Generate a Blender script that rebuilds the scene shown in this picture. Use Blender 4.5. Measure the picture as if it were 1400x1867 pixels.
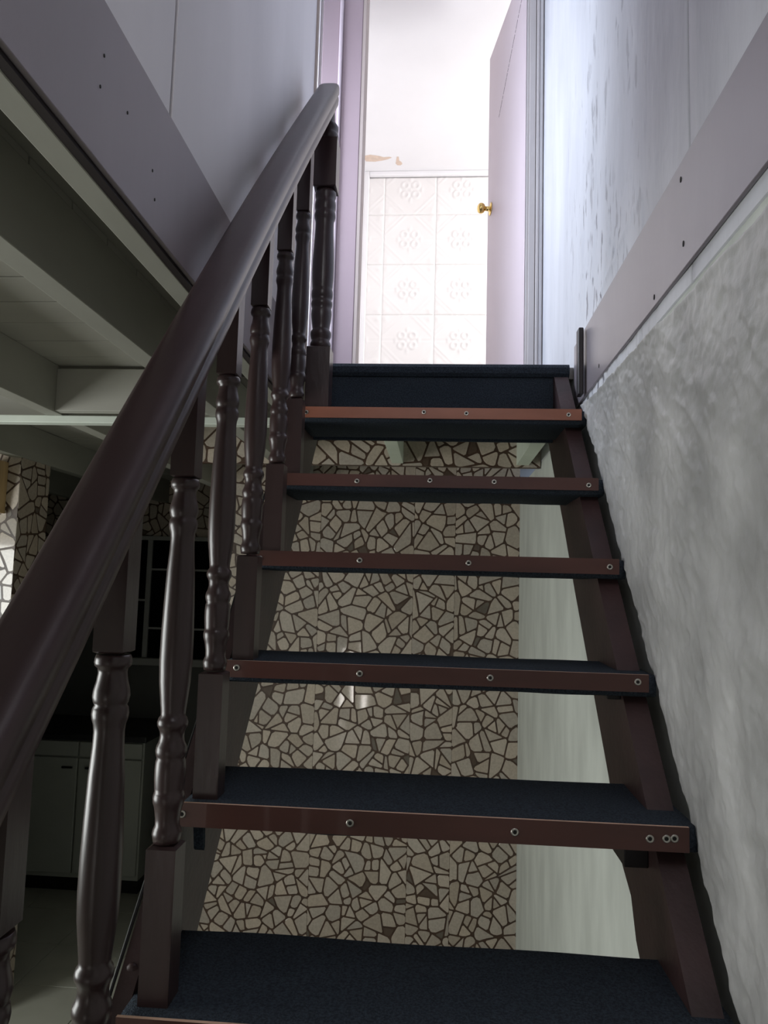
import bpy, bmesh, math, random
import numpy as np
from mathutils import Vector, Matrix, noise

for _o in list(bpy.data.objects):
    bpy.data.objects.remove(_o)
S = bpy.context.scene
COL = S.collection
random.seed(7)

# ------------------------------------------------------------------ camera
def cam_axes(yaw, pitch, roll):
    cy, sy, cp, sp = math.cos(yaw), math.sin(yaw), math.cos(pitch), math.sin(pitch)
    fwd = Vector((-sy*cp, cy*cp, sp)); right = Vector((cy, sy, 0)); up = right.cross(fwd)
    c, s = math.cos(roll), math.sin(roll)
    return right*c + up*s, up*c - right*s, fwd
r_, u_, f_ = cam_axes(0.0730, 0.0974, 0.0274)
cam = bpy.data.cameras.new('camera'); cam.sensor_fit = 'HORIZONTAL'; cam.sensor_width = 36.0
cam.lens = 1350/1400*36.0; cam.clip_start = 0.02
camo = bpy.data.objects.new('camera', cam); COL.objects.link(camo)
camo.matrix_world = Matrix(((r_.x, u_.x, -f_.x, 0), (r_.y, u_.y, -f_.y, 0), (r_.z, u_.z, -f_.z, 0), (0, 0, 0, 1)))
S.camera = camo

# ------------------------------------------------------------------ world, light, exposure
wd = bpy.data.worlds.new('sky'); S.world = wd; wd.use_nodes = True
wd.node_tree.nodes['Background'].inputs[0].default_value = (0.62, 0.76, 1.0, 1)
wd.node_tree.nodes['Background'].inputs[1].default_value = 1.0
S.view_settings.view_transform = 'Standard'; S.view_settings.look = 'None'
S.view_settings.exposure = 0.0; S.view_settings.gamma = 1.0; S.view_settings.use_curve_mapping = False

def area(name, loc, direction, sx, sy, power, color):
    l = bpy.data.lights.new(name, 'AREA'); l.shape = 'RECTANGLE'; l.size = sx; l.size_y = sy
    l.energy = power; l.color = color
    o = bpy.data.objects.new(name, l); COL.objects.link(o); o.location = loc
    o.rotation_euler = Vector(direction).to_track_quat('-Z', 'Y').to_euler()
    return o
# daylight through the windows of the place, plus one added slit lamp
area('landing_window_daylight', (-1.16, 2.88, 1.80), (1, 0, 0), 0.50, 1.20, 34, (0.78, 0.87, 1.0))
area('upper_room_window_daylight', (2.26, 4.45, 2.15), (-1, 0, 0), 1.3, 1.3, 75, (1.0, 1.0, 0.985))
area('living_room_window_daylight', (-3.26, 1.0, -0.45), (1, 0, 0), 1.5, 1.3, 66, (0.985, 1.0, 0.95))
area('added_slit_light', (-1.19, -2.80, -1.43), (0, 1, 0), 0.06, 0.9, 4, (1.0, 0.93, 0.88))  # slit lamp put in behind the viewer to make the streak on the stone paper
area('stairwell_window_daylight', (0.0, -1.26, 2.20), (0, 1, 0), 0.60, 1.0, 14, (1.0, 0.985, 0.98))

# ------------------------------------------------------------------ helpers
def lin(c):
    return tuple(((v/255)/12.92 if v/255 <= .04045 else ((v/255+.055)/1.055)**2.4) for v in c)

def mat(name, rgb, rough=.6, var=.12, vscale=6, stretch=(1, 1, 1), bump=0., bscale=60, metal=0., coat=0., crough=.12, spec=.5, attr=None, rgb2=None, vdetail=5):
    m = bpy.data.materials.new(name); m.use_nodes = True
    nt = m.node_tree; N = nt.nodes; L = nt.links; b = N['Principled BSDF']
    b.inputs['Roughness'].default_value = rough; b.inputs['Metallic'].default_value = metal
    b.inputs['Specular IOR Level'].default_value = spec
    if coat: b.inputs['Coat Weight'].default_value = coat; b.inputs['Coat Roughness'].default_value = crough
    tc = N.new('ShaderNodeNewGeometry'); mp = N.new('ShaderNodeMapping'); mp.inputs['Scale'].default_value = stretch
    L.new(tc.outputs['Position'], mp.inputs['Vector'])
    nz = N.new('ShaderNodeTexNoise'); nz.inputs['Scale'].default_value = vscale; nz.inputs['Detail'].default_value = vdetail
    L.new(mp.outputs[0], nz.inputs['Vector'])
    mx = N.new('ShaderNodeMix'); mx.data_type = 'RGBA'
    c = lin(rgb); c2 = lin(rgb2) if rgb2 else tuple(v*(1-var) for v in c); c1 = c if rgb2 else tuple(min(1, v*(1+var)) for v in c)
    mx.inputs['A'].default_value = (*c1, 1); mx.inputs['B'].default_value = (*c2, 1)
    rp = N.new('ShaderNodeMapRange'); rp.inputs['From Min'].default_value = .35; rp.inputs['From Max'].default_value = .65
    L.new(nz.outputs['Fac'], rp.inputs['Value']); L.new(rp.outputs[0], mx.inputs['Factor'])
    out = mx.outputs['Result']
    if attr:
        at = N.new('ShaderNodeAttribute'); at.attribute_name = attr
        ml = N.new('ShaderNodeMix'); ml.data_type = 'RGBA'; ml.blend_type = 'MULTIPLY'; ml.inputs['Factor'].default_value = 1
        L.new(at.outputs['Color'], ml.inputs['A']); L.new(out, ml.inputs['B']); out = ml.outputs['Result']
    L.new(out, b.inputs['Base Color'])
    if bump:
        n2 = N.new('ShaderNodeTexNoise'); n2.inputs['Scale'].default_value = bscale; n2.inputs['Detail'].default_value = 6
        L.new(mp.outputs[0], n2.inputs['Vector'])
        bp = N.new('ShaderNodeBump'); bp.inputs['Strength'].default_value = bump; bp.inputs['Distance'].default_value = .004
        L.new(n2.outputs['Fac'], bp.inputs['Height']); L.new(bp.outputs[0], b.inputs['Normal'])
    return m

M = dict(
    wood=mat('dark_brown_paint', (54, 39, 39), .32, .22, 9, (1, 1, .25), .12, 70),
    rail=mat('handrail_varnish', (58, 43, 44), .34, .12, 7, (1, .4, .4), .06, 80),
    stringer=mat('stringer_paint', (62, 42, 42), .5, .25, 8, (1, 1, 1), .25, 60),
    strip=mat('red_brown_strip', (80, 49, 43), .38, .18, 10, (.25, 1, 1), .05, 60),
    edge=mat('raw_strip_edge', (208, 172, 148), .6, .1, 30),
    carpet=mat('navy_carpet', (55, 62, 71), .95, .35, 260, (1, 1, 1), .9, 420, spec=.15),
    metal=mat('screw_metal', (190, 186, 178), .35, .1, 50, metal=.9),
    hole=mat('screw_slot', (20, 18, 16), .8, .1, 50),
    white_wall=mat('left_wall_paint', (226, 222, 225), .55, .07, 2.2, (1, 1, .35), .18, 24),
    right_wall=mat('right_wall_paint', (205, 206, 212), .5, .08, 5, (1, 1.3, .35), .5, 26),
    rough=mat('rough_plaster', (180, 179, 178), .48, .2, 5, (1, 1, 1), .8, 36),
    smooth=mat('under_stair_plaster', (208, 212, 205), .55, .10, 6, (1, 1.2, .5), .2, 24),
    fascia=mat('lilac_fascia_paint', (146, 137, 142), .5, .08, 3, (1, 1, .3), .1, 30),
    band=mat('pale_lilac_band_paint', (128, 121, 127), .36, .06, 3, (1, 1, .4), .06, 30, coat=.1),
    strip_top=mat('copper_brown_strip', (150, 92, 70), .38, .18, 10, (.25, 1, 1), .05, 60),
    lilac=mat('lilac_paint', (152, 134, 140), .48, .06, 3, (1, 1, .3), .08, 30),
    lilac_door=mat('lilac_door_paint', (190, 176, 184), .45, .05, 2, (1, 1, .3), .06, 20),
    grey_trim=mat('grey_white_trim', (196, 190, 190), .5, .07, 6, (1, 1, .2), .08, 30),
    tan_trim=mat('tan_trim', (172, 158, 152), .55, .08, 6, (1, 1, .2)),
    bright=mat('upper_room_paint', (236, 234, 236), .6, .02, 2),
    panel=mat('embossed_panel_paint', (236, 232, 230), .5, .02, 2),
    peel=mat('peeled_paint', (214, 192, 176), .7, .08, 25),
    joist=mat('grey_green_joist_paint', (146, 145, 136), .6, .1, 4, (1, .4, 1), .15, 30),
    board=mat('ceiling_board_paint', (160, 158, 150), .62, .08, 3, (.4, 1, 1), .12, 30),
    batten=mat('pale_batten_paint', (205, 212, 202), .55, .06, 5),
    haunch=mat('pale_green_joist_paint', (200, 208, 192), .6, .06, 5),
    grout=mat('stone_paper_grout', (74, 56, 45), .35, .2, 14),
    stone=mat('stone_paper_print', (255, 255, 255), .34, .16, 90, attr='tint', coat=.9, crough=.05, vdetail=8),
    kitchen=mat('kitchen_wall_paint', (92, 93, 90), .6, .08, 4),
    cab=mat('cabinet_paint', (160, 162, 154), .5, .05, 4),
    counter=mat('dark_countertop', (40, 40, 42), .35, .2, 30),
    dark=mat('dark_metal', (22, 22, 24), .4, .1, 20),
    glass=mat('dark_window_glass', (12, 13, 16), .08, .1, 3),
    muntin=mat('window_bar_paint', (150, 150, 146), .5, .05, 5),
    tile=mat('floor_tile', (172, 172, 160), .35, .07, 5),
    tilegrout=mat('floor_tile_grout', (90, 88, 80), .8, .1, 20),
    tan=mat('tan_bracket_wood', (186, 156, 112), .5, .15, 20, (1, 1, .2)),
    black=mat('black_gap_shade', (34, 27, 30), .5, .2, 12),
    gap_black=mat('black_gap_line', (14, 14, 15), .45, .1, 20),
    joint=mat('sheet_joint', (128, 125, 130), .7, .1, 10),
    brass=mat('polished_brass', (222, 190, 120), .12, .05, 20, metal=1.),
    floor_up=mat('upper_floor_boards', (128, 124, 120), .5, .15, 4, (.3, 1, 1)),
    outside=mat('outer_wall', (190, 190, 190), .7, .05, 2),
)

def add_scuffs(m):
    nt = m.node_tree; N = nt.nodes; L = nt.links; b = N['Principled BSDF']
    old = b.inputs['Base Color'].links[0].from_socket
    g = N.new('ShaderNodeNewGeometry'); sp = N.new('ShaderNodeSeparateXYZ'); L.new(g.outputs['Position'], sp.inputs[0])
    def rng(sock, a0, a1):
        r = N.new('ShaderNodeMapRange'); r.inputs['From Min'].default_value = a0; r.inputs['From Max'].default_value = a1
        L.new(sock, r.inputs['Value']); return r.outputs[0]
    def mul(a, c):
        q = N.new('ShaderNodeMath'); q.operation = 'MULTIPLY'; L.new(a, q.inputs[0]); L.new(c, q.inputs[1]); return q.outputs[0]
    area_ = mul(mul(rng(sp.outputs['Y'], 1.55, 1.85), rng(sp.outputs['Y'], 2.75, 2.3)), rng(sp.outputs['Z'], 2.1, 1.0))
    def nz(scale, stretch, lo, hi, det=6):
        mp = N.new('ShaderNodeMapping'); mp.inputs['Scale'].default_value = stretch; L.new(g.outputs['Position'], mp.inputs['Vector'])
        n = N.new('ShaderNodeTexNoise'); n.inputs['Scale'].default_value = scale; n.inputs['Detail'].default_value = det; L.new(mp.outputs[0], n.inputs['Vector'])
        return rng(n.outputs['Fac'], lo, hi)
    marks = mul(mul(nz(34, (1, 1, .28), .57, .63), nz(6, (1, 1, .5), .42, .58)), area_)
    mx = N.new('ShaderNodeMix'); mx.data_type = 'RGBA'; L.new(marks, mx.inputs['Factor']); L.new(old, mx.inputs['A'])
    mx.inputs['B'].default_value = (*lin((112, 110, 118)), 1); L.new(mx.outputs['Result'], b.inputs['Base Color'])
add_scuffs(M['right_wall'])

def finish(name, me, m, parent=None, loc=None, smooth=False):
    o = bpy.data.objects.new(name, me); COL.objects.link(o)
    if m is not None and not me.materials:
        for q in (m if isinstance(m, (list, tuple)) else [m]): me.materials.append(q)
    if smooth:
        me.polygons.foreach_set('use_smooth', [True]*len(me.polygons))
    if loc is not None: o.location = loc
    if parent is not None:
        o.parent = parent
        o.matrix_parent_inverse = Matrix.Translation(parent.location).inverted()
    return o

def obj(name, bm, m, parent=None, smooth=False, loc=None):
    me = bpy.data.meshes.new(name); bm.normal_update(); bm.to_mesh(me); bm.free()
    return finish(name, me, m, parent, loc, smooth)

def bx(bm, x0, x1, y0, y1, z0, z1, bev=0.):
    r = bmesh.ops.create_cube(bm, size=1)
    for v in r['verts']:
        v.co = Vector(((x0+x1)/2+v.co.x*(x1-x0), (y0+y1)/2+v.co.y*(y1-y0), (z0+z1)/2+v.co.z*(z1-z0)))
    if bev:
        es = list({e for v in r['verts'] for e in v.link_edges})
        bmesh.ops.bevel(bm, geom=es, offset=bev, segments=2, profile=.5, affect='EDGES')
    return r

def box(name, x0, x1, y0, y1, z0, z1, m, parent=None, bev=0.):
    bm = bmesh.new(); bx(bm, x0, x1, y0, y1, z0, z1, bev)
    return obj(name, bm, m, parent)

def tag(o, label, cat=None, kind=None, group=None):
    o['label'] = label
    if cat: o['category'] = cat
    if kind: o['kind'] = kind
    if group: o['group'] = group
    return o

def struct(o, label, cat):
    return tag(o, label, cat, 'structure')

def empty(name, loc):
    o = bpy.data.objects.new(name, None); COL.objects.link(o); o.location = loc; o.empty_display_size = .1
    return o

def prism_x(bm, pts, x0, x1):
    """polygon in (y,z) extruded along x"""
    a = [bm.verts.new((x0, y, z)) for y, z in pts]; b = [bm.verts.new((x1, y, z)) for y, z in pts]
    bm.faces.new(a); bm.faces.new(list(reversed(b)))
    n = len(pts)
    for i in range(n): bm.faces.new((a[i], b[i], b[(i+1) % n], a[(i+1) % n]))
    bmesh.ops.recalc_face_normals(bm, faces=bm.faces)

def lathe(bm, prof, seg=28, cx=0, cy=0):
    rings = []
    for r, z in prof:
        rings.append([bm.verts.new((cx+r*math.cos(2*math.pi*k/seg), cy+r*math.sin(2*math.pi*k/seg), z)) for k in range(seg)])
    for a, b in zip(rings, rings[1:]):
        for k in range(seg): 
            f = bm.faces.new((a[k], a[(k+1) % seg], b[(k+1) % seg], b[k])); f.smooth = True
    bm.faces.new(list(reversed(rings[0]))); bm.faces.new(rings[-1])

def wall_with_hole_x(bm, x0, x1, y0, y1, z0, z1, hy0, hy1, hz0, hz1):
    bx(bm, x0, x1, y0, hy0, z0, z1); bx(bm, x0, x1, hy1, y1, z0, z1)
    bx(bm, x0, x1, hy0, hy1, z0, hz0); bx(bm, x0, x1, hy0, hy1, hz1, z1)

# ------------------------------------------------------------------ levels and planes (metres, camera eye at the origin)
F = -1.95            # lower floor
JB, JT = .545, .705  # joist bottom / top
UP = .755            # upper floor
CE = 3.20            # upper ceiling
XL, XR = -.462, .450 # stair well walls
YD = 3.27            # door wall
YB = 4.15            # stone papered wall behind the stairs

# ------------------------------------------------------------------ setting: lower floor
fl = struct(box('floor', -3.7, .6, -2.7, 5.4, F-.1, F-.004, M['tilegrout']), 'pale square tiled floor of the lower room', 'floor')
ts = .40
tm = None
for ix in range(-9, 2):
    for iy in range(-7, 14):
        x0, y0 = ix*ts+.035, iy*ts+.02
        if y0 < 1.6 or x0 > .2:   # nearest tiles lie under the viewer and never show: one plain sheet there
            continue
        if tm is None:
            bm = bmesh.new(); bx(bm, 0, ts-.004, 0, ts-.004, -.006, 0, .001); t = obj('tile', bm, M['tile'], fl, loc=(x0, y0, F)); tm = t.data
        else:
            finish('tile', tm, None, fl, (x0, y0, F))
box('tile_field', -3.7, .6, -2.7, 1.61, F-.006, F, M['tile'], fl)['kind'] = 'stuff'

# outer shell of the lower floor
bm = bmesh.new(); wall_with_hole_x(bm, -3.35, -3.2, -2.7, 3.3, F, .72, .2, 1.8, -1.15, .25)
struct(obj('wall_left', bm, M['smooth']), 'pale plaster wall of the lower room with a window, out of view', 'wall')
wl = struct(box('window_2', -3.3, -3.24, .2, 1.8, -.48, -.44, M['muntin']), 'window bar of the lower room window, out of view', 'window')
bm = bmesh.new()
bx(bm, -3.4, -1.225, -2.79, -2.7, F, .72); bx(bm, -1.155, .6, -2.79, -2.7, F, .72); bx(bm, -1.225, -1.155, -2.79, -2.7, F, F+.05); bx(bm, -1.225, -1.155, -2.79, -2.7, -.98, .72)  # wall left open at the added slit lamp
struct(obj('wall_front', bm, M['smooth']), 'plain wall with a narrow light slit added behind the viewer', 'wall')
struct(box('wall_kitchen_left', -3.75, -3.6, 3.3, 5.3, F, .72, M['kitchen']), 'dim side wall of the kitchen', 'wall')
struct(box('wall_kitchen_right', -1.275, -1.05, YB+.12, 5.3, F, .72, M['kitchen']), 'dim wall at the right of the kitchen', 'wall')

# right wall: base plaster that shows through the open treads
struct(box('wall_right', .455, .62, -2.7, 5.3, F, .56, M['smooth']), 'pale green-grey plaster wall under the stairs', 'wall')

# ------------------------------------------------------------------ stone-print wallpaper (embossed pieces)
def clip(poly, nx, ny, d):
    out = []; n = len(poly)
    for i in range(n):
        a, b = poly[i], poly[(i+1) % n]
        da, db = a[0]*nx+a[1]*ny-d, b[0]*nx+b[1]*ny-d
        if da <= 0: out.append(a)
        if (da < 0 < db) or (db < 0 < da):
            t = da/(da-db); out.append((a[0]+(b[0]-a[0])*t, a[1]+(b[1]-a[1])*t))
    return out

def parea(p): return .5*abs(sum(p[i][0]*p[(i+1) % len(p)][1]-p[(i+1) % len(p)][0]*p[i][1] for i in range(len(p))))

def split_cell(p, rg, gap, out):
    ar = parea(p)
    if ar < rg.choice((.0030, .0044, .0058, .0082)) or len(p) < 3:
        out.append(p); return
    cu = sum(q[0] for q in p)/len(p); cv = sum(q[1] for q in p)/len(p)
    sxx = sum((q[0]-cu)**2 for q in p); syy = sum((q[1]-cv)**2 for q in p); sxy = sum((q[0]-cu)*(q[1]-cv) for q in p)
    th = .5*math.atan2(2*sxy, sxx-syy)+rg.gauss(0, .28)
    nx, ny = math.cos(th), math.sin(th); c = cu*nx+cv*ny+rg.gauss(0, .012)
    for sgn in (1, -1):
        h = clip(p, sgn*nx, sgn*ny, sgn*c-gap/2)
        if len(h) >= 3 and parea(h) > .00025: split_cell(h, rg, gap, out)

def stones(u0, u1, v0, v1, seed, s=.128, gap=.0085):
    rg = random.Random(seed); seeds = []
    nu, nv = int((u1-u0)/s)+3, int((v1-v0)/s)+3
    for i in range(nu):
        for j in range(nv):
            u = u0+(i-1+.5+rg.uniform(-.4, .4)+(.5 if j % 2 else 0))*s; v = v0+(j-1+.5+rg.uniform(-.4, .4))*s
            q = rg.random()
            seeds.append((u, v))
            if q > .72: seeds.append((u+rg.uniform(-.5, .5)*s, v+rg.uniform(-.5, .5)*s))
    cells = []
    for k, (u, v) in enumerate(seeds):
        p = [(u0, v0), (u1, v0), (u1, v1), (u0, v1)]
        for m_, (a, b) in enumerate(seeds):
            if m_ == k: continue
            dx, dy = a-u, b-v; L = math.hypot(dx, dy)
            if L > 3.2*s or L < 1e-6: continue
            nx, ny = dx/L, dy/L
            p = clip(p, nx, ny, u*nx+v*ny+L/2-gap/2)
            if len(p) < 3: break
        if len(p) < 3 or parea(p) < .00025: continue
        split_cell(p, rg, gap, cells)
    out = []
    for p in cells:
        if rg.random() < .22 and parea(p) > .003:      # a nick or bulge in one edge
            k = rg.randrange(len(p)); a, b = p[k], p[(k+1) % len(p)]
            cu = sum(q[0] for q in p)/len(p); cv = sum(q[1] for q in p)/len(p); t = rg.uniform(.04, .16)
            p = p[:k+1]+[((a[0]+b[0])/2*(1-t)+cu*t, (a[1]+b[1])/2*(1-t)+cv*t)]+p[k+1:]
        n = len(p); q = []; rs = .17*math.sqrt(parea(p))
        for i in range(n):                              # corners knocked off unevenly
            a, b, c = p[i-1], p[i], p[(i+1) % n]
            la, lc = math.hypot(a[0]-b[0], a[1]-b[1]), math.hypot(c[0]-b[0], c[1]-b[1])
            r = min(rs, rg.choice((.002, .004, .007, .011, .016)))
            ta, tc_ = min(.36, r/max(la, 1e-6)), min(.36, r/max(lc, 1e-6))
            q += [(b[0]+(a[0]-b[0])*ta, b[1]+(a[1]-b[1])*ta), (b[0]+(c[0]-b[0])*tc_, b[1]+(c[1]-b[1])*tc_)]
        ar = parea(q); h = rg.random()
        if (ar < .0009 and h < .5) or (ar < .0024 and h < .06): col = (.10, .066, .046) if rg.random() < .6 else (.14, .115, .09)
        else:
            g = rg.uniform(.82, 1.08); w = rg.uniform(-.02, .03)
            col = (.51*g+w*.5, .437*g, .360*g-w*.5)
        out.append((q, col, ar))
    return out

def stone_mesh(pieces, to3, depth):
    bm = bmesh.new(); lay = bm.loops.layers.float_color.new('tint')
    for q, col, ar in pieces:
        cu = sum(p[0] for p in q)/len(q); cv = sum(p[1] for p in q)/len(q)
        base = [bm.verts.new(to3(u, v, 0)) for u, v in q]
        ta, tb = random.uniform(-.012, .012), random.uniform(-.012, .012)
        top = [bm.verts.new(to3(u+(cu-u)*.03, v+(cv-v)*.03, depth+(u-cu)*ta+(v-cv)*tb)) for u, v in q]
        fs = [bm.faces.new(top)]
        n = len(q)
        for i in range(n): fs.append(bm.faces.new((base[i], base[(i+1) % n], top[(i+1) % n], top[i])))
        for f in fs:
            for lp in f.loops: lp[lay] = (*col, 1)
    bmesh.ops.recalc_face_normals(bm, faces=bm.faces)
    return bm

def paper_wall(parent, pieces, to3, nparts, depth=.0012, score=None):
    pieces = sorted(pieces, key=lambda p: -(score(p) if score else p[2]))
    for p in pieces[:nparts]:
        obj('stone', stone_mesh([p], to3, depth), M['stone'], parent)
    if pieces[nparts:]:
        obj('stone_field', stone_mesh(pieces[nparts:], to3, depth), M['stone'], parent)['kind'] = 'stuff'

# wall behind the stairs
wb = struct(box('wall_back', -1.275, .455, YB, YB+.12, F, .72, M['grout']), 'wall behind the open stairs covered in beige stone-print paper', 'wall')
TR = {1: (1.071, -.610), 2: (1.294, -.384), 3: (1.520, -.165), 4: (1.754, .071), 5: (1.972, .2915), 6: (2.202, .532)}
for i in range(0, -5, -1): TR[i] = (1.071+.223*(i-1), -.632+.226*(i-1))
def seen(p):
    u = sum(q[0] for q in p[0])/len(p[0]); v = sum(q[1] for q in p[0])/len(p[0])
    if not (-1.27 < u < .45 and v < .68): return 0
    t = v/YB; xs = -.44/1.9*YB
    hid = any((z+.0)/y < t < z/(y+.27) or z/(y+.27) < t < z/y or abs(t-(z-.02)/y) < .014 for y, z in TR.values())
    return p[2]*(.15 if hid else 1)*(.2 if u < -.95 else 1)
# four-drop paper with upright seams, each drop 0.53 m
pcs = []
for k, (a, b) in enumerate(((-1.275, -.66), (-.659, -.13), (-.129, .10), (.101, .455))):
    pcs += stones(a, b, F, .72, 11+k)
paper_wall(wb, pcs, lambda u, v, d: (u, YB-d, v), 300, score=seen)

# papered beam under the door wall
bmw = struct(box('trim_1', -1.165, .45, 3.30, 3.325, JB-.012, .712, M['grout']), 'stone-papered beam above the gap behind the stairs', 'beam')
paper_wall(bmw, stones(-1.165, .45, JB-.01, .712, 31), lambda u, v, d: (u, 3.30-d, v), 60)

# papered partition end at the left, toward the kitchen
pw = struct(box('wall_partition', -3.6, -1.95, 3.30, 3.56, F, .72, M['grout']), 'end of a stone-papered partition at the left edge', 'wall')
paper_wall(pw, stones(-2.75, -1.95, F, .7, 41), lambda u, v, d: (u, 3.30-d, v), 120)
paper_wall(pw, stones(3.30, 3.56, F, .7, 43), lambda u, v, d: (-1.95+d, u, v), 60)

# kitchen far wall
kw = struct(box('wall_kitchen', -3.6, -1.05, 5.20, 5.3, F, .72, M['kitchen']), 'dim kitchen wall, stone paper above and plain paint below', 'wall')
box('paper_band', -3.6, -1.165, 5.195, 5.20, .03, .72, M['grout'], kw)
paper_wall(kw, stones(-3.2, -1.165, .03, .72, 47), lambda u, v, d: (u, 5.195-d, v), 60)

# ------------------------------------------------------------------ kitchen window, cabinets
wn = struct(empty('window_1', (-1.9, 5.19, -.55)), 'dark kitchen window with thin pale bars', 'window')
wx0, wx1, wz0, wz1 = -2.18, -1.52, -.56, .27
box('pane', wx0, -2.06, 5.180, 5.186, wz0, wz1, M['glass'], wn)
box('pane', -2.03, wx1, 5.180, 5.186, wz0, wz1, M['glass'], wn)
box('mullion', -2.065, -2.03, 5.165, 5.19, wz0, wz1, M['muntin'], wn, .003)
box('frame', wx0-.03, wx0, 5.165, 5.195, wz0-.03, wz1+.03, M['muntin'], wn, .003)
box('frame', wx1, wx1+.03, 5.165, 5.195, wz0-.03, wz1+.03, M['muntin'], wn, .003)
box('frame', wx0, wx1, 5.165, 5.195, wz1, wz1+.03, M['muntin'], wn, .003)
box('window_sill', wx0-.04, wx1+.04, 5.13, 5.195, wz0-.05, wz0, M['muntin'], wn, .004)
box('window_bar', wx0, -2.065, 5.170, 5.180, -.165, -.150, M['muntin'], wn)
for z in (.055, -.36): box('window_bar', -2.03, wx1, 5.170, 5.180, z, z+.014, M['muntin'], wn)

kc = empty('kitchen_cabinet', (-2.3, 4.7, F))
tag(kc, 'pale kitchen base cabinet with two doors in the dim kitchen', 'cabinet')
box('body', -3.0, -1.79, 4.62, 5.18, F+.10, -1.02, M['cab'], kc)
box('plinth', -2.98, -1.81, 4.68, 5.16, F, F+.10, M['dark'], kc)
for a, b in ((-2.98, -2.62), (-2.61, -2.21), (-2.20, -1.80)):
    d = box('cabinet_door', a, b, 4.60, 4.62, F+.13, -1.13, M['cab'], kc, .004)
    hx = b-.09 if a < -2.3 else a+.05
    h = box('handle', hx, hx+.07, 4.578, 4.590, -1.19, -1.178, M['dark'], d, .003)
    box('drawer_front', a, b, 4.60, 4.62, -1.12, -1.03, M['cab'], kc, .004)
ct = tag(box('countertop', -3.02, -1.77, 4.58, 5.19, -1.02, -.98, M['counter'], None, .006), 'dark countertop on the pale kitchen cabinet', 'countertop')

# tan bracket on the partition
bm = bmesh.new()
pts = [(0, 0), (0, .24), (-.16, .24), (-.155, .19), (-.10, .15), (-.06, .08), (-.04, 0)]
prism_x(bm, pts, -.03, .03)
br = obj('wooden_bracket', bm, M['tan'], None, loc=(-2.04, 3.298, .28)); tag(br, 'small tan wooden bracket on the stone-papered partition at the left edge', 'bracket')

# ------------------------------------------------------------------ lower ceiling: boards, joists, noggings
cl = struct(box('ceiling', -3.7, XL-.06, -2.7, 5.3, .724, UP-.002, M['joist']), 'boarded lower ceiling with grey-green painted joists', 'ceiling')
bw = .155; cm = None
for k in range(54):
    y = -2.7+k*bw
    if y > 5.2: break
    if cm is None:
        bm = bmesh.new(); bx(bm, -3.6, -.72, 0, bw-.004, JT, .724, .0015); o = obj('ceiling_board', bm, M['board'], cl, loc=(0, y, 0)); cm = o.data
    else:
        finish('ceiling_board', cm, None, cl, (0, y, random.uniform(0, .003)))
J = [(-.525, XL-.022), (-.77, -.715), (-1.345, -1.287), (-2.0, -1.94), (-2.62, -2.56), (-3.25, -3.19)]
for k, (a, b) in enumerate(J):
    box('joist', a, b, -2.7, 2.43 if k == 0 else 5.2, JB, JT, M['joist'], cl, .002)
box('nogging', -1.287, -.77, 2.35, 2.39, JB+.004, JT-.012, M['board'], cl, .002)
box('nogging', -1.94, -1.345, 2.52, 2.56, JB+.004, JT, M['board'], cl, .002)
tag(box('ceiling_batten', -3.2, -.50, 2.40, 2.445, JB-.026, JB, M['batten'], None, .003), 'pale batten running across under the ceiling joists', 'batten')

# ------------------------------------------------------------------ upper floor and stair well shell
sl = struct(box('floor_landing', -1.2, .6, 2.50, 5.6, .712, UP-.003, M['floor_up']), 'upper floor and landing at the head of the stairs', 'floor')
bm = bmesh.new()
prof = [(2.56, .712), (2.478, .712), (2.468, .722), (2.466, .742), (2.474, .754), (2.49, .758), (2.56, .758)]
prism_x(bm, prof, -.52, .432)
obj('landing_nosing', bm, M['carpet'], sl)
box('landing_carpet', -1.1, .445, 2.56, YD-.01, UP-.004, .758, M['carpet'], sl)
for a, b in ((-.212, -.160), (.345, .400)):
    box('joist', a, b, 2.56, 3.30, JB, .712, M['haunch'], sl, .002)
struct(box('floor_room', .6, 2.4, 3.2, 5.6, .70, UP, M['floor_up']), 'floor of the bright upper room, out of view', 'floor')
struct(box('floor_front', XL-.06, .6, -2.7, -1.2, .70, UP, M['floor_up']), 'upper floor behind the viewer, out of view', 'floor')

# left wall of the well: sheets with an open joint, fascia below
wlu = struct(box('wall_left_upper', -.56, -.472, -1.2, 2.44, UP-.02, CE, M['joint']), 'lavender-white sheeted wall left of the handrail', 'wall')
for a, b in ((-1.2, .02), (.026, 1.150), (1.163, 2.425)):
    box('wall_sheet', -.474, -.466, a, b, UP, CE, M['white_wall'], wlu, .001)
box('corner_bead', -.476, -.458, 2.425, 2.446, UP, 2.10, M['tan_trim'], wlu, .002)
fa = struct(empty('trim_2', (XL, 0, JB)), 'lilac fascia board along the left edge of the stair well', 'fascia')
for a, b in ((-1.2, .3), (.3006, 2.36)):
    box('fascia_board', -.471, XL, a, b, .552, .775, M['fascia'], fa, .0015)
box('gap_shade_strip', -.484, -.4705, -1.2, 2.36, .546, .552, M['black'], fa)  # black strip painted in for the shade in the gap below the fascia
def dot(y, z, r, parent, x, sgn, name='nail_hole'):
    bm = bmesh.new(); bmesh.ops.create_cone(bm, cap_ends=True, segments=8, radius1=r, radius2=r, depth=.002)
    bmesh.ops.rotate(bm, verts=bm.verts, matrix=Matrix.Rotation(math.pi/2, 3, 'Y'))
    bmesh.ops.scale(bm, verts=bm.verts, vec=(1, 1, 1.5))
    return obj(name, bm, M['hole'], parent, loc=(x, y, z))
for y, z in ((.905, .70), (.90, .652), (.985, .672), (1.085, .642), (1.10, .602)): dot(y, z, .0018, fa, XL, 1)

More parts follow.
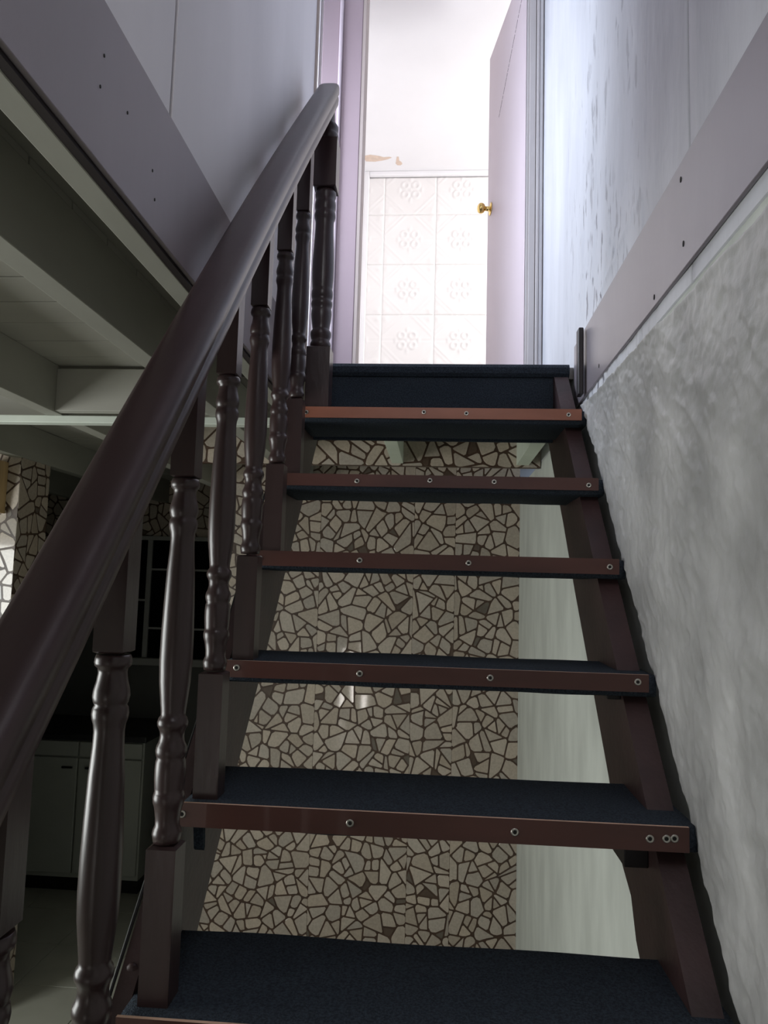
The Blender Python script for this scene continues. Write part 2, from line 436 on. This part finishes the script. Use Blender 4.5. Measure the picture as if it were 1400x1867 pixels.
# right wall of the well
wru = struct(box('wall_right_upper', .456, .62, -1.2, YD+.1, .55, CE, M['outside']), 'scuffed bluish white wall right of the stairs', 'wall')
def grid_wall(name, y0, y1, zf0, zf1, ny, nz, disp, m, parent, back, pw=1.):
    bm = bmesh.new(); V = []
    for i in range(ny+1):
        y = y0+(y1-y0)*i/ny; a, b = zf0(y), zf1(y); row = []
        for j in range(nz+1):
            z = a+(b-a)*(j/nz)**pw; row.append(bm.verts.new((disp(y, z, i/ny, j/nz), y, z)))
        V.append(row)
    for i in range(ny):
        for j in range(nz): bm.faces.new((V[i][j], V[i][j+1], V[i+1][j+1], V[i+1][j]))
    for rows in ([r[0] for r in V], [r[-1] for r in V]):
        bk = [bm.verts.new((back, v.co.y, v.co.z)) for v in rows]
        for i in range(len(rows)-1): bm.faces.new((rows[i], rows[i+1], bk[i+1], bk[i]))
    for rows in (V[0], V[-1]):
        bk = [bm.verts.new((back, v.co.y, v.co.z)) for v in rows]
        for i in range(len(rows)-1): bm.faces.new((rows[i], rows[i+1], bk[i+1], bk[i]))
    bmesh.ops.recalc_face_normals(bm, faces=bm.faces)
    o = obj(name, bm, m, parent, smooth=True)
    return o
def nz3(y, z, s, k=0.): return noise.noise(Vector((y*s, z*s, k)))
def upper_disp(y, z, u, v):
    # trowel-thin filler, scratches run nearly upright; rougher low down near the landing
    w = max(0, 1-abs(y-2.0)/.75)*max(0, min(1, 1.25-(z-.8)/1.0))
    d = .0012*noise.noise(Vector((y*5, z*2.2, 3.)))
    n1 = noise.noise(Vector((y*22, z*7, 9.))); n2 = noise.noise(Vector((y*60, z*16, 14.)))
    d += w*(.0022*n1+.0016*n2)
    c = noise.noise(Vector((y*7, z*3, 20.)))+.35*noise.noise(Vector((y*30, z*12, 23.)))
    d += w*.0035*(1 if c > .18 else (0 if c < .08 else (c-.08)/.1))          # old paint film, broken edge
    f = .80+.22*max(0, 2.25-y)*0+.018*noise.noise(Vector((y*14, 0, 77.)))+.10*max(0, min(1, (2.3-y)/.6))
    if 1.72 < y < 2.32: d += .005*math.exp(-((z-f)/.012)**2)*(.5+.5*noise.noise(Vector((y*40, z*40, 5.))))
    return XR-d
for k, (a, b) in enumerate(((-1.2, 1.325), (1.331, YD))):
    grid_wall('wall_sheet', a, b, lambda y: .56, lambda y: CE, 60 if k == 0 else 300, 260, upper_disp, M['right_wall'], wru, .458, 1.7)
# rough plaster layer that ends in a ragged edge along the stairs
def nosing_z(y): return -.384+1.0225*(y-1.294)
def zlow(y): return max(F, nosing_z(y)-.05+.022*noise.noise(Vector((y*9, 0, 5.)))+.012*noise.noise(Vector((y*31, 0, 8.))))
def ztop(y): return .512+.037*(y-1)+.004*noise.noise(Vector((y*14, 0, 2.)))
def rough_disp(y, z, u, v):
    a = .72; p, q = y*math.cos(a)+z*math.sin(a), -y*math.sin(a)+z*math.cos(a)
    d = .0075*noise.noise(Vector((p*2.4, q*4.0, 1.)))+.0035*noise.noise(Vector((p*6, q*9, 4.)))
    r = 1-abs(noise.noise(Vector((p*3.0, q*7.0, 12.))))*3.4
    d += .011*max(0, r)*max(0, noise.noise(Vector((p*1.7, q*1.7, 30.)))+.22)
    r2 = 1-abs(noise.noise(Vector((p*10, q*16, 17.))))*2.8
    d += .0045*max(0, r2)*max(0, noise.noise(Vector((p*3, q*3, 33.)))+.3)
    pit = noise.noise(Vector((y*19, z*19, 40.)))
    d -= .012*max(0, pit-.38)
    d += .0022*noise.noise(Vector((y*30, z*30, 50.)))+.0014*noise.noise(Vector((y*70, z*70, 53.)))
    r3 = 1-abs(noise.noise(Vector((p*16, q*26, 61.))))*2.4
    d += .0050*max(0, r3)*max(0, noise.noise(Vector((p*4, q*4, 66.)))+.15)
    lip = .004*math.exp(-((1-v)*(ztop(y)-zlow(y))/.012)**2)
    edge = min(1, v*(ztop(y)-zlow(y))/.02)
    return .452-(.017+d+lip)*(.35+.65*edge)-.012*max(0, 1.6-y)*.0
grid_wall('rough_plaster', -1.2, .80, zlow, ztop, 60, 60, rough_disp, M['rough'], wru, .458)
grid_wall('rough_plaster', .80, 2.26, zlow, ztop, 400, 300, rough_disp, M['rough'], wru, .458)
bd = struct(empty('trim_3', (XR, 0, .6)), 'pale painted band board along the right wall at upper floor level', 'band')
for a, b in ((-1.2, .8), (.802, 2.44)):
    box('band_board', .4415, .449, a, b, .592, .805, M['band'], bd, .002)
for y, z in ((1.355, .77), (1.345, .64), (1.53, .612), (2.06, .625)): dot(y, z, .004, bd, .4415, -1)

# black stub of wood at the landing
ps = tag(box('wooden_stub', .418, .434, 2.235, 2.275, .590, .800, M['black'], None, .004), 'short black upright wooden stub against the right wall at the landing', 'post')

# rear and top of the well
bm = bmesh.new()
bx(bm, XL-.1, -.30, -1.3, -1.2, UP-.02, CE); bx(bm, .30, .6, -1.3, -1.2, UP-.02, CE); bx(bm, -.30, .30, -1.3, -1.2, UP-.02, 1.70); bx(bm, -.30, .30, -1.3, -1.2, 2.70, CE)
struct(obj('wall_front_upper', bm, M['white_wall']), 'upper wall with a window behind the viewer', 'wall')
struct(box('window_5', -.30, .30, -1.27, -1.23, 2.19, 2.21, M['muntin']), 'window bar behind the viewer, out of view', 'window')
struct(box('ceiling_upper', -1.3, 2.4, -1.3, 5.7, CE, CE+.1, M['bright']), 'white ceiling of the upper room with a small peeled patch', 'ceiling')
cu = bpy.data.objects['ceiling_upper']

# landing end wall with its window, near-side wall
bm = bmesh.new(); wall_with_hole_x(bm, -1.2, -1.1, 2.36, YD+.1, UP-.02, CE, 2.62, 3.14, 1.18, 2.42)
struct(obj('wall_landing_left', bm, M['bright']), 'white wall with a window at the left end of the landing, out of view', 'wall')
struct(box('window_3', -1.16, -1.12, 2.62, 3.14, 1.79, 1.82, M['muntin']), 'window bar of the landing window, out of view', 'window')
struct(box('wall_landing_front', -1.1, -.56, 2.34, 2.44, UP-.02, CE, M['white_wall']), 'side wall of the landing', 'wall')

# door wall
bm = bmesh.new()
bx(bm, -1.1, -.40, YD, YD+.10, UP-.04, CE); bx(bm, .372, 2.3, YD, YD+.10, UP-.04, CE); bx(bm, -.40, .372, YD, YD+.10, 3.02, CE)
struct(obj('wall_back_upper', bm, M['grey_trim']), 'wall at the head of the stairs with the doorway', 'wall')
tl = struct(empty('trim_4', (-.5, YD, UP)), 'lilac door casing left of the doorway', 'door casing')
box('casing_board', -.592, -.512, YD-.020, YD, UP, 3.09, M['lilac'], tl, .003)
box('casing_bead', -.512, -.494, YD-.030, YD, UP, 3.09, M['lilac_door'], tl, .006)
box('casing_board', -.494, -.402, YD-.014, YD, UP, 3.09, M['lilac'], tl, .003)
box('jamb', -.402, -.385, YD-.012, YD+.10, UP, 3.03, M['tan_trim'], tl, .002)
box('cover_strip', -.640, -.606, YD-.016, YD, UP, 3.09, M['bright'], tl, .002)
tr = struct(empty('trim_5', (.4, YD, UP)), 'grey-white door casing right of the doorway', 'door casing')
box('jamb', .372, .384, YD-.006, YD+.10, UP, 3.03, M['grey_trim'], tr, .002)
box('casing_board', .384, .412, YD-.018, YD, UP, 3.09, M['grey_trim'], tr, .002)
box('casing_bead', .415, .428, YD-.026, YD, UP, 3.09, M['grey_trim'], tr, .003)
box('casing_bead', .431, .446, YD-.014, YD, UP, 3.09, M['bright'], tr, .003)

# door leaf, hinged at the right jamb and swung into the room
dr = struct(empty('door_1', (.372, YD+.02, UP)), 'lilac door standing open into the bright upper room', 'door')
ang = math.radians(100.5)
Rz = Matrix.Translation((.372, YD+.02, 0)) @ Matrix.Rotation(ang, 4, 'Z')
def put(o):
    o.data.transform(Rz); return o
dw = .705
leaf = put(box('leaf', 0, dw, -.04, 0, UP+.008, 3.0, M['lilac_door'], dr, .002))
def knob(side):
    bm = bmesh.new()
    lathe(bm, [(.034, 0), (.036, .003), (.031, .006), (.014, .008), (.012, .030), (.014, .034), (.022, .038), (.027, .045), (.0285, .053), (.027, .062), (.022, .069), (.013, .0735), (.001, .075)], 28)
    bmesh.ops.rotate(bm, verts=bm.verts, matrix=Matrix.Rotation(math.pi/2 if side < 0 else -math.pi/2, 3, 'X'))
    bmesh.ops.translate(bm, verts=bm.verts, vec=(dw-.065, -.04 if side < 0 else 0, 2.07))
    return put(obj('door_knob', bm, M['brass'], dr))
tag(knob(-1), 'round brass door knob'); tag(knob(1), 'round brass door knob')
# thin dark crack across the upper part of the leaf
bm = bmesh.new()
for k in range(26):
    a, b = k/26, (k+.55+.4*random.random())/26
    for t in (a,):
        x0, x1 = .07+.42*a, .07+.42*b; z0, z1 = 2.865-.36*a, 2.865-.36*b
        w = .0016
        vs = [bm.verts.new((x, -.0006, z)) for x, z in ((x0, z0), (x1, z1), (x1, z1-w*2), (x0, z0-w*2))]
        bm.faces.new(vs)
r = bmesh.ops.extrude_face_region(bm, geom=bm.faces[:]); bmesh.ops.translate(bm, verts=[v for v in r['geom'] if isinstance(v, bmesh.types.BMVert)], vec=(0, .0015, 0))
put(obj('crack', bm, M['hole'], dr))

# bright upper room
struct(box('wall_room_left', -.72, -.62, YD+.1, 5.6, UP-.02, CE, M['bright']), 'white left wall of the bright upper room', 'wall')
struct(box('trim_6', -.62, -.585, 5.455, 5.49, UP, CE, M['bright'], None, .004), 'white corner strip in the upper room', 'corner strip')
struct(box('trim_7', -.585, 2.2, 5.455, 5.49, CE-.035, CE, M['bright'], None, .006), 'white cornice strip above the embossed panels', 'cornice')
bm = bmesh.new(); wall_with_hole_x(bm, 2.2, 2.3, YD+.1, 5.6, UP-.02, CE, 3.8, 5.1, 1.5, 2.8)
struct(obj('wall_room_right', bm, M['bright']), 'white wall with a window in the upper room, out of view', 'wall')
struct(box('window_4', 2.22, 2.26, 3.8, 5.1, 2.13, 2.17, M['muntin']), 'window bar of the upper room window, out of view', 'window')
rb = struct(box('wall_room_back', -.72, 2.3, 5.5, 5.6, UP-.02, CE, M['bright']), 'white wall of embossed square panels seen through the doorway', 'wall')
PW, PH, NP = .401, .401, 44
def relief(u, v):
    u -= .5; v -= .5; r = math.hypot(u, v); h = 0.
    for sx in (-1, 1):
        for sy in (-1, 1):
            d = math.hypot(u-sx*.105, v-sy*.095); h = max(h, math.exp(-((d-.062)/.016)**2))           # four scrolls
            h = max(h, .7*math.exp(-(math.hypot(u-sx*.42, v-sy*.42)/.05)**2))                          # corner buds
            d2 = abs(abs(u)+abs(v)-.56); h = max(h, .55*math.exp(-(d2/.018)**2))                        # diagonal bands
            d3 = abs(abs(u)+abs(v)-.66); h = max(h, .4*math.exp(-(d3/.014)**2))
    for ax, ay in ((0, .2), (0, -.2), (.22, 0), (-.22, 0)):
        h = max(h, .8*math.exp(-((u-ax)/.022)**2-((v-ay)/.05)**2))
    h = max(h, .9*math.exp(-(r/.03)**2))
    e = min(.5-abs(u), .5-abs(v)); h -= .4*math.exp(-(e/.012)**2)
    h += -.25*math.exp(-(v/.006)**2)
    return h
def panel_mesh(v1):
    bm = bmesh.new(); V = []; nj = int(NP*v1)
    for i in range(NP+1):
        V.append([bm.verts.new((i/NP*PW, 5.493-.007*relief(i/NP, v1*j/nj), v1*j/nj*PH)) for j in range(nj+1)])
    for i in range(NP):
        for j in range(nj): bm.faces.new((V[i][j], V[i+1][j], V[i+1][j+1], V[i][j+1]))
    rim = [r[0] for r in V]+V[-1][1:]+[r[-1] for r in reversed(V[:-1])]+list(reversed(V[0][1:-1]))
    bk = [bm.verts.new((v.co.x, 5.499, v.co.z)) for v in rim]
    for k in range(len(rim)): bm.faces.new((rim[k], bk[k], bk[(k+1) % len(rim)], rim[(k+1) % len(rim)]))
    me = bpy.data.meshes.new('wall_panel'); bm.normal_update(); bm.to_mesh(me); bm.free(); me.materials.append(M['panel'])
    me.polygons.foreach_set('use_smooth', [True]*len(me.polygons)); return me
full, cut = panel_mesh(1.), panel_mesh((CE-.036-2.8605)/PH)
for ix in range(-1, 6):
    for iz in range(-3, 3):
        x, z = -.4625+ix*PW, 2.0585+iz*PH
        if x < -.72-.01 and ix < -1: continue
        finish('wall_panel', cut if iz == 2 else full, None, rb, (x, 0, z))
# peeled paint on the ceiling
def blob(name, pts, z, parent):
    bm = bmesh.new(); a = [bm.verts.new((x, y, z)) for x, y in pts]; f = bm.faces.new(a)
    r = bmesh.ops.extrude_face_region(bm, geom=[f]); bmesh.ops.translate(bm, verts=[v for v in r['geom'] if isinstance(v, bmesh.types.BMVert)], vec=(0, 0, -.0015))
    bmesh.ops.recalc_face_normals(bm, faces=bm.faces); return obj(name, bm, M['peel'], parent)
blob('peeled_patch', [(-.615, 5.25), (-.56, 5.235), (-.50, 5.25), (-.46, 5.27), (-.42, 5.265), (-.40, 5.275), (-.43, 5.295), (-.47, 5.31), (-.53, 5.325), (-.60, 5.32)], CE, cu)
blob('peeled_patch', [(-.362, 5.265), (-.348, 5.265), (-.345, 5.32), (-.33, 5.335), (-.325, 5.36), (-.338, 5.378), (-.362, 5.378), (-.375, 5.355)], CE, cu)

# ------------------------------------------------------------------ staircase
st = empty('staircase', (0, -.1, F))
tag(st, 'steep dark brown open staircase with navy carpeted treads and turned balusters', 'staircase')
SH = {1: .040, 2: .040, 3: .034, 4: .036, 5: .033, 6: .0335}
SCR = {6: (.03, .45, .60, .955), 5: (.012, .25, .48, .68, .97), 4: (.012, .293, .594, .975), 3: (.033, .33, .637, .975), 2: (.006, .346, .669, .926, .957, .972), 1: (.05, .35, .65, .95)}
def screw_mesh():
    bm = bmesh.new()
    lathe(bm, [(.0068, 0), (.0066, .0012), (.0050, .0018), (.0034, .0008)], 14)
    me = bpy.data.meshes.new('screw')
    bmesh.ops.create_cone(bm, cap_ends=True, segments=10, radius1=.0032, radius2=.0032, depth=.0004, matrix=Matrix.Translation((0, 0, .0010)))
    bm.faces.ensure_lookup_table()
    for f in bm.faces:
        c = f.calc_center_median()
        if math.hypot(c.x, c.y) < .0033 and c.z > .0005: f.material_index = 1
    bmesh.ops.rotate(bm, verts=bm.verts, matrix=Matrix.Rotation(math.pi/2, 3, 'X'))
    bm.normal_update(); bm.to_mesh(me); bm.free(); me.materials.append(M['metal']); me.materials.append(M['hole'])
    return me
SM = screw_mesh()
for i in sorted(TR, reverse=True):
    y, z = TR[i]; d = .272 if i < 6 else .250
    # carpet wrapped over the board, its skin a little wavy
    prof = [(y+.004, z-.002), (y+.012, z), (y+.06, z+.001), (y+.15, z), (y+d-.012, z+.001), (y+d-.002, z-.005), (y+d, z-.018), (y+d-.003, z-.036), (y+d-.015, z-.042), (y+.15, z-.043), (y+.012, z-.043), (y+.002, z-.038), (y, z-.02)]
    nseg = 40; bm = bmesh.new(); rows = []
    x0, x1 = -.430, .436
    for k in range(nseg+1):
        x = x0+(x1-x0)*k/nseg
        rows.append([bm.verts.new((x, p+(.003*noise.noise(Vector((x*5, i*3.1, 0))) if p > y+.2 else 0),
                                   q+.0025*noise.noise(Vector((x*4+p*5, i*2.3, 7)))*(1 if p > y+.03 else .2)-(.004*max(0, noise.noise(Vector((x*6, i*5.7, 3)))) if q < z-.03 else 0))) for p, q in prof])
    n = len(prof)
    for a, b in zip(rows, rows[1:]):
        for k in range(n): bm.faces.new((a[k], b[k], b[(k+1) % n], a[(k+1) % n])).smooth = True
    bm.faces.new(rows[0]); bm.faces.new(list(reversed(rows[-1])))
    bmesh.ops.recalc_face_normals(bm, faces=bm.faces)
    t = obj('tread', bm, M['carpet'], st)
    h = SH.get(i, .038)
    bm = bmesh.new(); bx(bm, -.432, .420, y-.007, y-.001, z-h+.002, z+.002)
    bm.faces.ensure_lookup_table()
    for f in bm.faces:
        if f.normal.z > .9 or f.calc_center_median().z > z+.001: f.material_index = 1
    s = obj('nosing_strip', bm, [M['strip_top' if i == 6 else 'strip'], M['edge']], t)
    for q in SCR.get(i, (.03, .35, .65, .97)):
        finish('screw', SM, None, t, (-.432+.852*q, y-.007, z-h/2+.002+random.uniform(-.003, .003)))
    # cleat under the right end
    if i == 2: box('cleat', .338, .380, y+.085, y+.235, z-.098, z-.043, M['black'], t, .002)
    elif i == 3: box('cleat', .352, .380, y+.05, y+.10, z-.056, z-.043, M['black'], t, .002)
# carpet scrap hanging under the second visible tread
y, z = TR[2]
bm = bmesh.new(); prism_x(bm, [(y+.02, z-.04), (y+.03, z-.085), (y+.036, z-.09), (y+.04, z-.085), (y+.035, z-.04)], -.415, -.398)
obj('carpet_flap', bm, M['carpet'], st)
box('riser', -.445, .385, 2.485, 2.50, .490, .712, M['carpet'], st)

def stringer(x0, x1, foff, boff, ztop_, name, notch=False):
    def yf(z): return 1.294+(z+.384)/1.0135+foff
    def yb(z): return 1.294+(z+.384)/1.0135+boff
    pts = [(yf(F), F), (yf(ztop_), ztop_), (yf(ztop_)+.06, ztop_), (min(2.70, yb(.545)), .545 if yb(.545) < 2.70 else .545)]
    zs = [.4, .2, 0, -.2, -.40, -.55, -.7, -1, -1.4]
    for z_ in zs: pts.append((yb(z_)+random.uniform(-.006, .006), z_))
    if notch:
        pts = [p for p in pts if not (-.58 < p[1] < -.5 and p[0] > 1.45)]
        k = next(i for i, p in enumerate(pts) if p[1] == -.7)
        pts[k:k] = [(1.640, -.452), (1.625, -.505), (1.56, -.545), (1.50, -.575), (1.465, -.64)]
    pts.append((yb(F), F))
    bm = bmesh.new(); prism_x(bm, pts, x0, x1)
    bmesh.ops.triangulate(bm, faces=[f for f in bm.faces if len(f.verts) > 4])
    return obj(name, bm, M['stringer'], st)
stringer(.380, .426, .092, .408, .708, 'stringer', True)
stringer(-.460, -.432, .050, .400, .540, 'stringer')
bm = bmesh.new(); lathe(bm, [(.010, 0), (.010, .003), (.007, .006), (.002, .007)], 12)
bmesh.ops.rotate(bm, verts=bm.verts, matrix=Matrix.Rotation(math.pi/4+.75, 3, 'X'))
obj('bolt_head', bm, M['stringer'], st, loc=(-.445, 1.150, -.588))

# ------------------------------------------------------------------ balustrade
bl = st
XB, XH = -.392, -.384
XBI = {2: -.398, 3: -.400, 4: -.402, 5: -.403}
def rail_top(y): return -.005+1.0623*(y-.717)+.024*math.sin(math.pi*max(0, min(1, (y-.717)/1.541)))
CP = math.cos(math.atan(1.0623))
half = [(0, 0), (.014, .0002), (.0245, .0012), (.0305, .0035), (.0345, .0080), (.036, .0135), (.036, .0275), (.033, .0305), (.0325, .0335), (.0345, .036), (.0356, .043), (.0346, .052), (.031, .058), (.022, .060)]
pr = half+[(-x, n) for x, n in reversed(half[1:])]
bm = bmesh.new(); rows = []
ys = [-.10, .3, .6, .717]+[.717+1.53*k/16 for k in range(1, 17)]+[2.258]
for k, y in enumerate(ys):
    s = .96 if k == len(ys)-1 else 1
    rows.append([bm.verts.new((XH+x*s, y, rail_top(y)-(.0255+(n-.0255)*s)/CP)) for x, n in pr])
n = len(pr)
for a, b in zip(rows, rows[1:]):
    for k in range(n): bm.faces.new((a[k], a[(k+1) % n], b[(k+1) % n], b[k])).smooth = True
bm.faces.new(rows[0]); bm.faces.new(list(reversed(rows[-1]))); bmesh.ops.recalc_face_normals(bm, faces=bm.faces)
hr = obj('handrail', bm, M['rail'], bl); tag(hr, 'smooth brown handrail with a groove along its side')

def sq_block(bm, h, z0, z1, c0=0., c1=0., cx=0, cy=0, flare=0.):
    """square block, chamfered (c) toward a round turning at either end"""
    lev = []
    if c0: lev.append((h-c0, z0-c0*.55))
    lev += [(h, z0), (h, z1)]
    if c1: lev.append((h-c1, z1+c1*.55))
    rows = []
    for hh, z in lev:
        rows.append([bm.verts.new((cx+sx*hh, cy+sy*hh, z)) for sx, sy in ((-1, -1), (1, -1), (1, 1), (-1, 1))])
    for a, b in zip(rows, rows[1:]):
        for k in range(4): bm.faces.new((a[k], a[(k+1) % 4], b[(k+1) % 4], b[k]))
    bm.faces.new(list(reversed(rows[0]))); bm.faces.new(rows[-1])

TURN = [(.0195, .222), (.0205, .228), (.0218, .234), (.0205, .240), (.0180, .246), (.0182, .256), (.0195, .266), (.0205, .272), (.0228, .279), (.0234, .286), (.0222, .292), (.0212, .2935),
        (.0218, .300), (.0228, .315), (.0228, .328), (.0222, .338), (.0205, .3425), (.0220, .347), (.0232, .353), (.0222, .360), (.0192, .366), (.0178, .374), (.0182, .381), (.0200, .386), (.0222, .390), (.0228, .395), (.0212, .401), (.0182, .405),
        (.0185, .412), (.0205, .430), (.0232, .455), (.0245, .485), (.0243, .525), (.0230, .570), (.0210, .620), (.0185, .655), (.0180, .672), (.0188, .680), (.0210, .687), (.0218, .693), (.0210, .700), (.0188, .7035),
        (.0205, .707), (.0220, .714), (.0212, .722), (.0185, .732), (.0170, .742), (.0178, .7475), (.0212, .7505), (.0222, .755), (.0215, .760), (.0200, .764)]
for i in sorted(TR, reverse=True):
    if i == 6 or i == -4: continue
    y, z = TR[i]; yc = y+.046
    top = rail_top(yc)-.03/CP-z
    bm = bmesh.new()
    sq_block(bm, .0222, 0, .216, 0, .006)
    lathe(bm, TURN)
    sq_block(bm, .0188, .768, top, .004, 0)
    obj('baluster', bm, M['wood'], bl, loc=(XBI.get(i, XB), yc, z))
def newel(yc, z0, xc, top):
    bm = bmesh.new(); b = z0
    sq_block(bm, .0365, 0, .192, 0, .006)
    pro = [(.026, .190), (.030, .197), (.0325, .205), (.032, .212), (.0285, .219), (.0285, .223), (.031, .230), (.033, .240), (.0325, .248), (.028, .254), (.0272, .258), (.0282, .270), (.031, .290), (.0325, .306), (.0315, .318), (.0295, .324),
           (.0325, .331), (.0338, .339), (.0325, .347), (.030, .352), (.0325, .358), (.034, .368), (.0335, .380), (.0315, .386), (.032, .392), (.0338, .420), (.0345, .450), (.0338, .490), (.0315, .540), (.0298, .580), (.0292, .606), (.0305, .614),
           (.0335, .622), (.034, .632), (.0325, .640), (.0312, .645), (.0330, .652), (.034, .664), (.0325, .676), (.030, .682), (.0325, .690), (.0338, .700), (.032, .708), (.029, .712)]
    lathe(bm, pro, 32)
    sq_block(bm, .0360, .716, .876, .004, .004)
    lathe(bm, [(.030, .876), (.034, .884), (.035, .895), (.033, .904), (.030, .908), (.033, .916), (.0335, .928), (.028, .938), (.022, .945), (.019, top)], 32)
    o = obj('newel_post', bm, M['wood'], bl, loc=(xc, yc, z0)); o['label'] = 'thicker turned post at one end of the handrail'
newel(2.238, TR[6][1]+.001, -.378, rail_top(2.22)-.035/CP-TR[6][1])
newel(TR[-4][0]+.046, TR[-4][1]+.001, -.386, rail_top(TR[-4][0]+.046)-.03/CP-TR[-4][1])

# black tube added in place of the dark gap along the left stringer's edge
cv = bpy.data.curves.new('gap_line', 'CURVE'); cv.dimensions = '3D'; cv.bevel_depth = .003; cv.bevel_resolution = 3
sp = cv.splines.new('POLY'); pp = [(-.466, y, -.384+1.0135*(y-1.294-.050)+.012*math.sin(y*7)-.012) for y in np.linspace(.2, 2.0, 30)]
sp.points.add(len(pp)-1)
for p, c in zip(sp.points, pp): p.co = (*c, 1)
co = bpy.data.objects.new('gap_line_curve', cv); COL.objects.link(co)
dg = bpy.context.evaluated_depsgraph_get(); me = bpy.data.meshes.new_from_object(co.evaluated_get(dg)); bpy.data.objects.remove(co)
me.materials.clear()
tag(finish('gap_line', me, M['gap_black'], None, None, True), 'thin black line standing in for the gap along the left side board of the stairs', 'gap_line')
